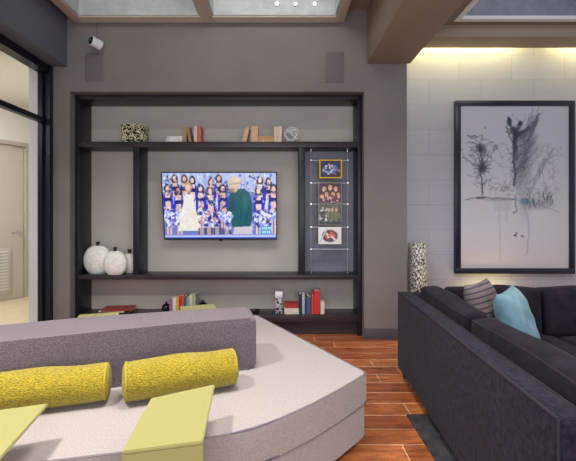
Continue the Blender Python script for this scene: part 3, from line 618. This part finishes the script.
for i, (y0, y1) in enumerate(((-1.02,-.16), (-1.93,-1.06))):
    bm = bmesh.new(); rbox(bm, BT+.10, (y0+y1)/2, .585, .065, (y1-y0)/2, .155, .032, 10, bx=.02, bz=.006, wob=.005, mtx=tl, seed=i); bcu = sp('back_cushion', bm, M['velvet2'])
    for sx_ in (-1,1):
        bm = bmesh.new(); cc = Vector((BT+.10, (y0+y1)/2, .585)); hy_ = (y1-y0)/2-.016
        wl = []
        for k in range(-12,13):
            p = Vector((sx_*.0545, k/12*hy_, .1455)); q_ = i*1.7
            p += .005*Vector((math.sin(7*p.y+5*p.z+q_), math.sin(6*p.x+8*p.z+2*q_), math.sin(9*p.x+7*p.y+q_)+.5*math.sin(17*p.x+q_))); wl.append(cc+tl @ p)
        tube(bm, wl, .005, 6); sp('welt', bm, M['weltm'], bcu)
tl = Matrix.Rotation(-.13, 4, 'X')
for i, (x0, x1) in enumerate(((.30,.93), (.945,1.62), (1.63,2.5))):
    bm = bmesh.new(); rbox(bm, (x0+x1)/2, -BT-.13, .58, (x1-x0)/2, .09, .165, .036, 10, by=.02, bz=.012, wob=.005, mtx=tl, seed=i+4); sp('back_cushion', bm, M['velvet2'])
for x, y in ((.05,-.06), (.05,-1.94), (.95,-1.94), (2.7,-.06), (2.7,-.95)):
    zf = .0122 if y < -.7 else 0
    bm = bmesh.new(); lathe(bm, [(.016,zf),(.025,.075)], (x,y,0), 14); sp('foot', bm, M['blackp'])

# pillows
def pillow(name, label, c, w, up_, half, thick, m, zmin=.43):
    w = Vector(w).normalized(); up_ = Vector(up_); up_ = (up_-w*up_.dot(w)).normalized(); n = w.cross(up_)
    bm = bmesh.new(); N_ = 22; V = {}
    for s in (1,-1):
        for i in range(N_+1):
            for j in range(N_+1):
                a, b = -1+2*i/N_, -1+2*j/N_
                e = (1-a**4)*(1-b**4); tk = thick*(max(e,0)**.55)
                if s == -1 and (i in (0,N_) or j in (0,N_)): V[(s,i,j)] = V[(1,i,j)]; continue
                k = 1-.07*(1-b*b)*abs(a)**3; l = 1-.07*(1-a*a)*abs(b)**3
                wr_ = .006*math.sin(9*a+4*b)*math.sin(7*b-3*a)*e
                V[(s,i,j)] = bm.verts.new(Vector((a*k*half, s*tk+wr_, b*l*half)))
    for s in (1,-1):
        for i in range(N_):
            for j in range(N_): bm.faces.new((V[(s,i,j)], V[(s,i+1,j)], V[(s,i+1,j+1)], V[(s,i,j+1)])[::s])
    o = link(name, bm, m, smooth=True, ang=3); 
    o.matrix_world = Matrix(((w.x, n.x, up_.x, c[0]), (w.y, n.y, up_.y, c[1]), (w.z, n.z, up_.z, c[2]), (0,0,0,1)))
    rootmat[o.name] = o.matrix_world.copy()
    return tag(o, label, 'pillow')
pillow('throw_pillow', 'light blue velvet throw pillow leaning on the dark sofa cushions', (1.465,2.47,.60), (.65,.76,.0), (-.40,.02,.93), .215, .075, M['blue'])
pillow('throw_pillow', 'grey and brown striped throw pillow behind the blue one', (1.40,2.73,.615), (.70,.70,.0), (-.30,.10,.93), .205, .07, M['stripe'])

# ================================================================== LOUNGE
front = [(.47,2.19),(.31,2.01),(.152,1.845),(0,1.71),(-.10,1.636),(-.2,1.589),(-.30,1.556),(-.42,1.515),(-.579,1.465),(-.756,1.426),(-1.2,1.33),(-2.0,1.15)]
rear = [(-2.0,2.5),(-1.3,2.62),(-.9,2.78),(-.62,2.93),(-.42,3.13),(-.22,3.50)]
def rc(pts):   # round the end corner a little
    out = list(pts); return out
out = front[::-1]; 
out = out[:-1]+[(.455,2.175),(.475,2.20),(.472,2.235)]
out += [(-.19,3.47),(-.215,3.485),(-.235,3.475)]+rear[::-1][1:]
def inset(pts, d):
    n = len(pts); r = []
    for i in range(n):
        a, b, c = Vector(pts[i-1]), Vector(pts[i]), Vector(pts[(i+1) % n]); e1 = (b-a).normalized(); e2 = (c-b).normalized()
        nn = Vector((-(e1.y+e2.y), e1.x+e2.x)); nn.normalize(); r.append((b.x+nn.x*d, b.y+nn.y*d))
    return r
lg = thing('lounge_seat', 'large pale grey curved island lounge seat with a low charcoal backrest', 'sofa', (-.7, 2.2, 0))
bm = bmesh.new(); prism(bm, inset(out, .012), .05, .236, .01); link('base', bm, M['loungetop'], lg)
bm = bmesh.new(); prism(bm, out, .24, .40, .018, 4)
sc_ = link('seat_cushion', bm, M['loungetop'], lg)
bm = bmesh.new(); tube(bm, [(x,y,.397) for x,y in inset(out, .004)], .0045, 6, True); link('piping', bm, M['pipe'], sc_)
bm = bmesh.new(); tube(bm, [(x,y,.238) for x,y in inset(out, .003)], .0035, 6, True); link('piping', bm, M['pipe'], sc_)
for x, y in ((.36,2.24), (-.2,3.3), (-.6,1.6), (-1.85,1.3), (-1.85,2.4), (-.75,2.7)):
    bm = bmesh.new(); lathe(bm, [(.025,0),(.025,.052)], (x,y,0), 14); link('foot', bm, M['blackp'], lg)
bf = [(-.135,2.265),(-.17,2.25),(-.534,2.136),(-.937,1.973),(-1.27,1.83),(-1.9,1.56)]; bb = [(-1.95,1.85),(-1.47,2.11),(-1.12,2.265),(-.606,2.43),(-.23,2.555),(-.19,2.53)]
bm = bmesh.new()
def dens(p, k=3):
    o = []
    for i in range(len(p)):
        a, b = Vector(p[i]), Vector(p[(i+1) % len(p)]); o += [tuple(a+(b-a)*(j/k)) for j in range(k)]
    return o
prism(bm, (bb+bf)[::-1] if False else bf[::-1]+bb[::-1], .402, .69, .035, 5)
bk_ = link('backrest', bm, M['loungeback'], lg)
ring = inset(bf[::-1]+bb[::-1], .006)
bm = bmesh.new(); tube(bm, [(x,y,.672) for x,y in ring], .006, 6, True); link('piping', bm, M['pipe'], bk_)

# bolsters
def bolster(label, a, b, r):
    a, b = Vector((a[0],a[1],.40+r+.003)), Vector((b[0],b[1],.40+r+.003)); d = (b-a); L_ = d.length; rz = math.atan2(d.y, d.x); c = (a+b)/2
    t = thing('bolster_cushion', label, 'cushion', (c.x, c.y, .4005), rz, 'yellow bolsters')
    u_ = d.normalized(); n = 26; pts = []; rs = []
    ss = [-1,-.996,-.985,-.965,-.94]+[-.9+1.8*i/n for i in range(n+1)]+[.94,.965,.985,.996,1]
    for s in ss:
        e = abs(s); q_ = max(0, (e-.9)/.1); pts.append(c+u_*(s*L_/2)); rs.append(r*(1-.07*e**2+.014*math.sin(7*s+1))*(.30+.70*math.sqrt(max(0,1-q_**3.2))))
    bm = bmesh.new(); tube(bm, pts, rs, 36)
    for v in bm.verts:
        q_ = v.co-c; ang = math.atan2(q_.z, q_.dot(Vector((-u_.y,u_.x,0)))); s = q_.dot(u_)
        v.co.z += .003*math.sin(18*s+2*ang)
        if v.co.z < .402: v.co.z = .402
    ends = []
    for f in ends:
        r2 = bmesh.ops.inset_region(bm, faces=[f], thickness=r*.35, depth=.008); r3 = bmesh.ops.inset_region(bm, faces=[f], thickness=r*.35, depth=.005)
    link('cover', bm, M['yellow'], t, ang=1.2)
    for s in (-1,1):
        bm = bmesh.new(); k = c+u_*(s*L_/2*.935); w_ = Vector((-u_.y,u_.x,0)); tube(bm, [k+(w_*math.cos(q_*.2618)+Vector((0,0,math.sin(q_*.2618))))*r*.935 for q_ in range(24)], .0045, 6, True); link('piping', bm, mat('yellow_piping', S(170,156,30), .8), t)
bolster('yellow knitted bolster cushion on the right, behind the yellow side table', (-.735,1.858), (-.225,2.055), .092)
bolster('yellow knitted bolster cushion on the left, cut by the picture edge', (-1.35,1.727), (-.795,1.882), .087)

# chartreuse C tables
def ctable(label, far_l, far_r, near_l, near_r, Z=.55):
    c = (Vector(far_l)+Vector(far_r)+Vector(near_l)+Vector(near_r))/4
    t = thing('side_table', label, 'side table', (near_l[0]*.5+near_r[0]*.5, near_l[1]*.5+near_r[1]*.5, 0), 0, 'chartreuse C-shaped side tables')
    th = .012; n = ((Vector(far_l)-Vector(near_l))).normalized(); fl, fr, nl, nr = map(Vector, (far_l, far_r, near_l, near_r))
    bm = bmesh.new()
    def slab4(a, b, c_, d_, z0, z1):
        vb = [bm.verts.new((p.x,p.y,z0)) for p in (a,b,c_,d_)]; vt = [bm.verts.new((p.x,p.y,z1)) for p in (a,b,c_,d_)]
        bm.faces.new(vb[::-1]); bm.faces.new(vt)
        for i in range(4): bm.faces.new((vb[i], vb[(i+1)%4], vt[(i+1)%4], vt[i]))
    slab4(nl, nr, fr, fl, Z-th, Z); bmesh.ops.bevel(bm, geom=list(bm.edges), offset=.003, segments=2, affect='EDGES'); link('tabletop', bm, M['table'], t)
    n2 = ((fl+fr)/2-(nl+nr)/2).normalized()
    bm = bmesh.new(); slab4(nl, nr, nr+n2*th, nl+n2*th, th, Z-th); link('upright_panel', bm, M['table'], t)
    bm = bmesh.new(); slab4(nl, nr, nr+n2*.34, nl+n2*.34, 0, th); link('foot_plate', bm, M['table'], t)
    return t
c1 = ctable('yellow-green side table in front, over the seat below the right bolster', (-.508,1.574), (-.277,1.704), (-.481,1.218), (-.245,1.274))
ctable('yellow-green side table at the left picture edge, below the left bolster', (-1.135,1.445), (-.887,1.532), (-1.065,1.03), (-.815,1.09))
def rect_table(label, cx_, cy_, rz):
    w = Vector((math.cos(rz), math.sin(rz))); l_ = Vector((math.sin(rz), -math.cos(rz))); c = Vector((cx_,cy_)); f = lambda a, b: tuple(c+w*a+l_*b)
    return ctable(label, f(-.135,.40), f(.135,.40), f(-.135,0), f(.135,0))
rect_table('yellow-green side table peeking over the backrest in front of the upright books', -.665, 3.20, .33)
rect_table('yellow-green side table peeking over the backrest in front of the magazines', -1.325, 2.935, .33)

# ================================================================== LIGHTS
def area(name, loc, size, power, col=(1,1,1), rot=(0,0,0), sy=None, spread=None):
    l = bpy.data.lights.new(name, 'AREA'); l.energy = power; l.color = col; l.size = size
    if sy: l.shape = 'RECTANGLE'; l.size_y = sy
    if spread: l.spread = spread
    o = bpy.data.objects.new(name, l); C.objects.link(o); o.location = loc; o.rotation_euler = rot; return o
area('key_light', (-1.6, 1.0, 3.15), .28, 62, (1,.96,.92), spread=2.3)
area('coffer_light', (-.1, 1.9, 3.18), .9, 42, (1,.96,.92), spread=2.3)
area('lounge_light', (2.4, 1.8, 3.22), .8, 45, (1,.95,.9), spread=2.3)
area('window_light', (.3, -1.4, 1.35), 3.2, 92, (.92,.95,1), (math.radians(90),0,0), sy=2.2)
area('cove_light_one', (2.05, 4.595, 3.45), 1.35, 40, (1,.9,.38), (0,0,0), sy=.08)
area('cove_light_two', (3.8, 4.595, 3.45), 1.2, 34, (1,.9,.38), (0,0,0), sy=.08)
area('sofa_uplight', (2.4, 4.50, .35), .5, 1.6, (1,.82,.3), (math.radians(172),0,0), sy=.1)
area('corridor_light', (-4.2, 4.3, 2.9), .5, 75, (1,.98,.95), sy=.9)
area('corridor_light_near', (-4.5, .6, 2.9), 1.2, 45, (1,.98,.95), sy=2)
for x, pw in ((-1.4, 3.5), (-.06, 7)): area('coffer_cove_light', (x, 2.9, 3.5), .9, pw, (1,.98,.95), (math.radians(90),0,0), sy=.08)  # unseen lights added to brighten the left coffer interiors
area('coffer_cove_light', (2.45, 2.6, 3.5), .9, 5, (.9,.95,1), (math.radians(90),0,0), sy=.08)  # unseen light added to brighten the right-hand coffer
w = bpy.data.worlds.new('world'); bpy.context.scene.world = w; w.use_nodes = True
w.node_tree.nodes['Background'].inputs[0].default_value = (.80,.86,1,1); w.node_tree.nodes['Background'].inputs[1].default_value = .5

# ================================================================== CAMERA
cd = bpy.data.cameras.new('camera'); cam = bpy.data.objects.new('camera', cd); C.objects.link(cam)
cam.location = (0,0,H); cam.rotation_euler = (math.radians(90),0,0)
cd.sensor_width = 36; cd.lens = 36*F/576; cd.clip_start = .02
cd.shift_x = (288-CX)/576; cd.shift_y = -(230.5-CY)/576
sc = bpy.context.scene; sc.camera = cam
sc.view_settings.view_transform = 'Standard'; sc.view_settings.look = 'None'; sc.view_settings.gamma = 1; sc.view_settings.use_curve_mapping = False
sc.view_settings.exposure = 0
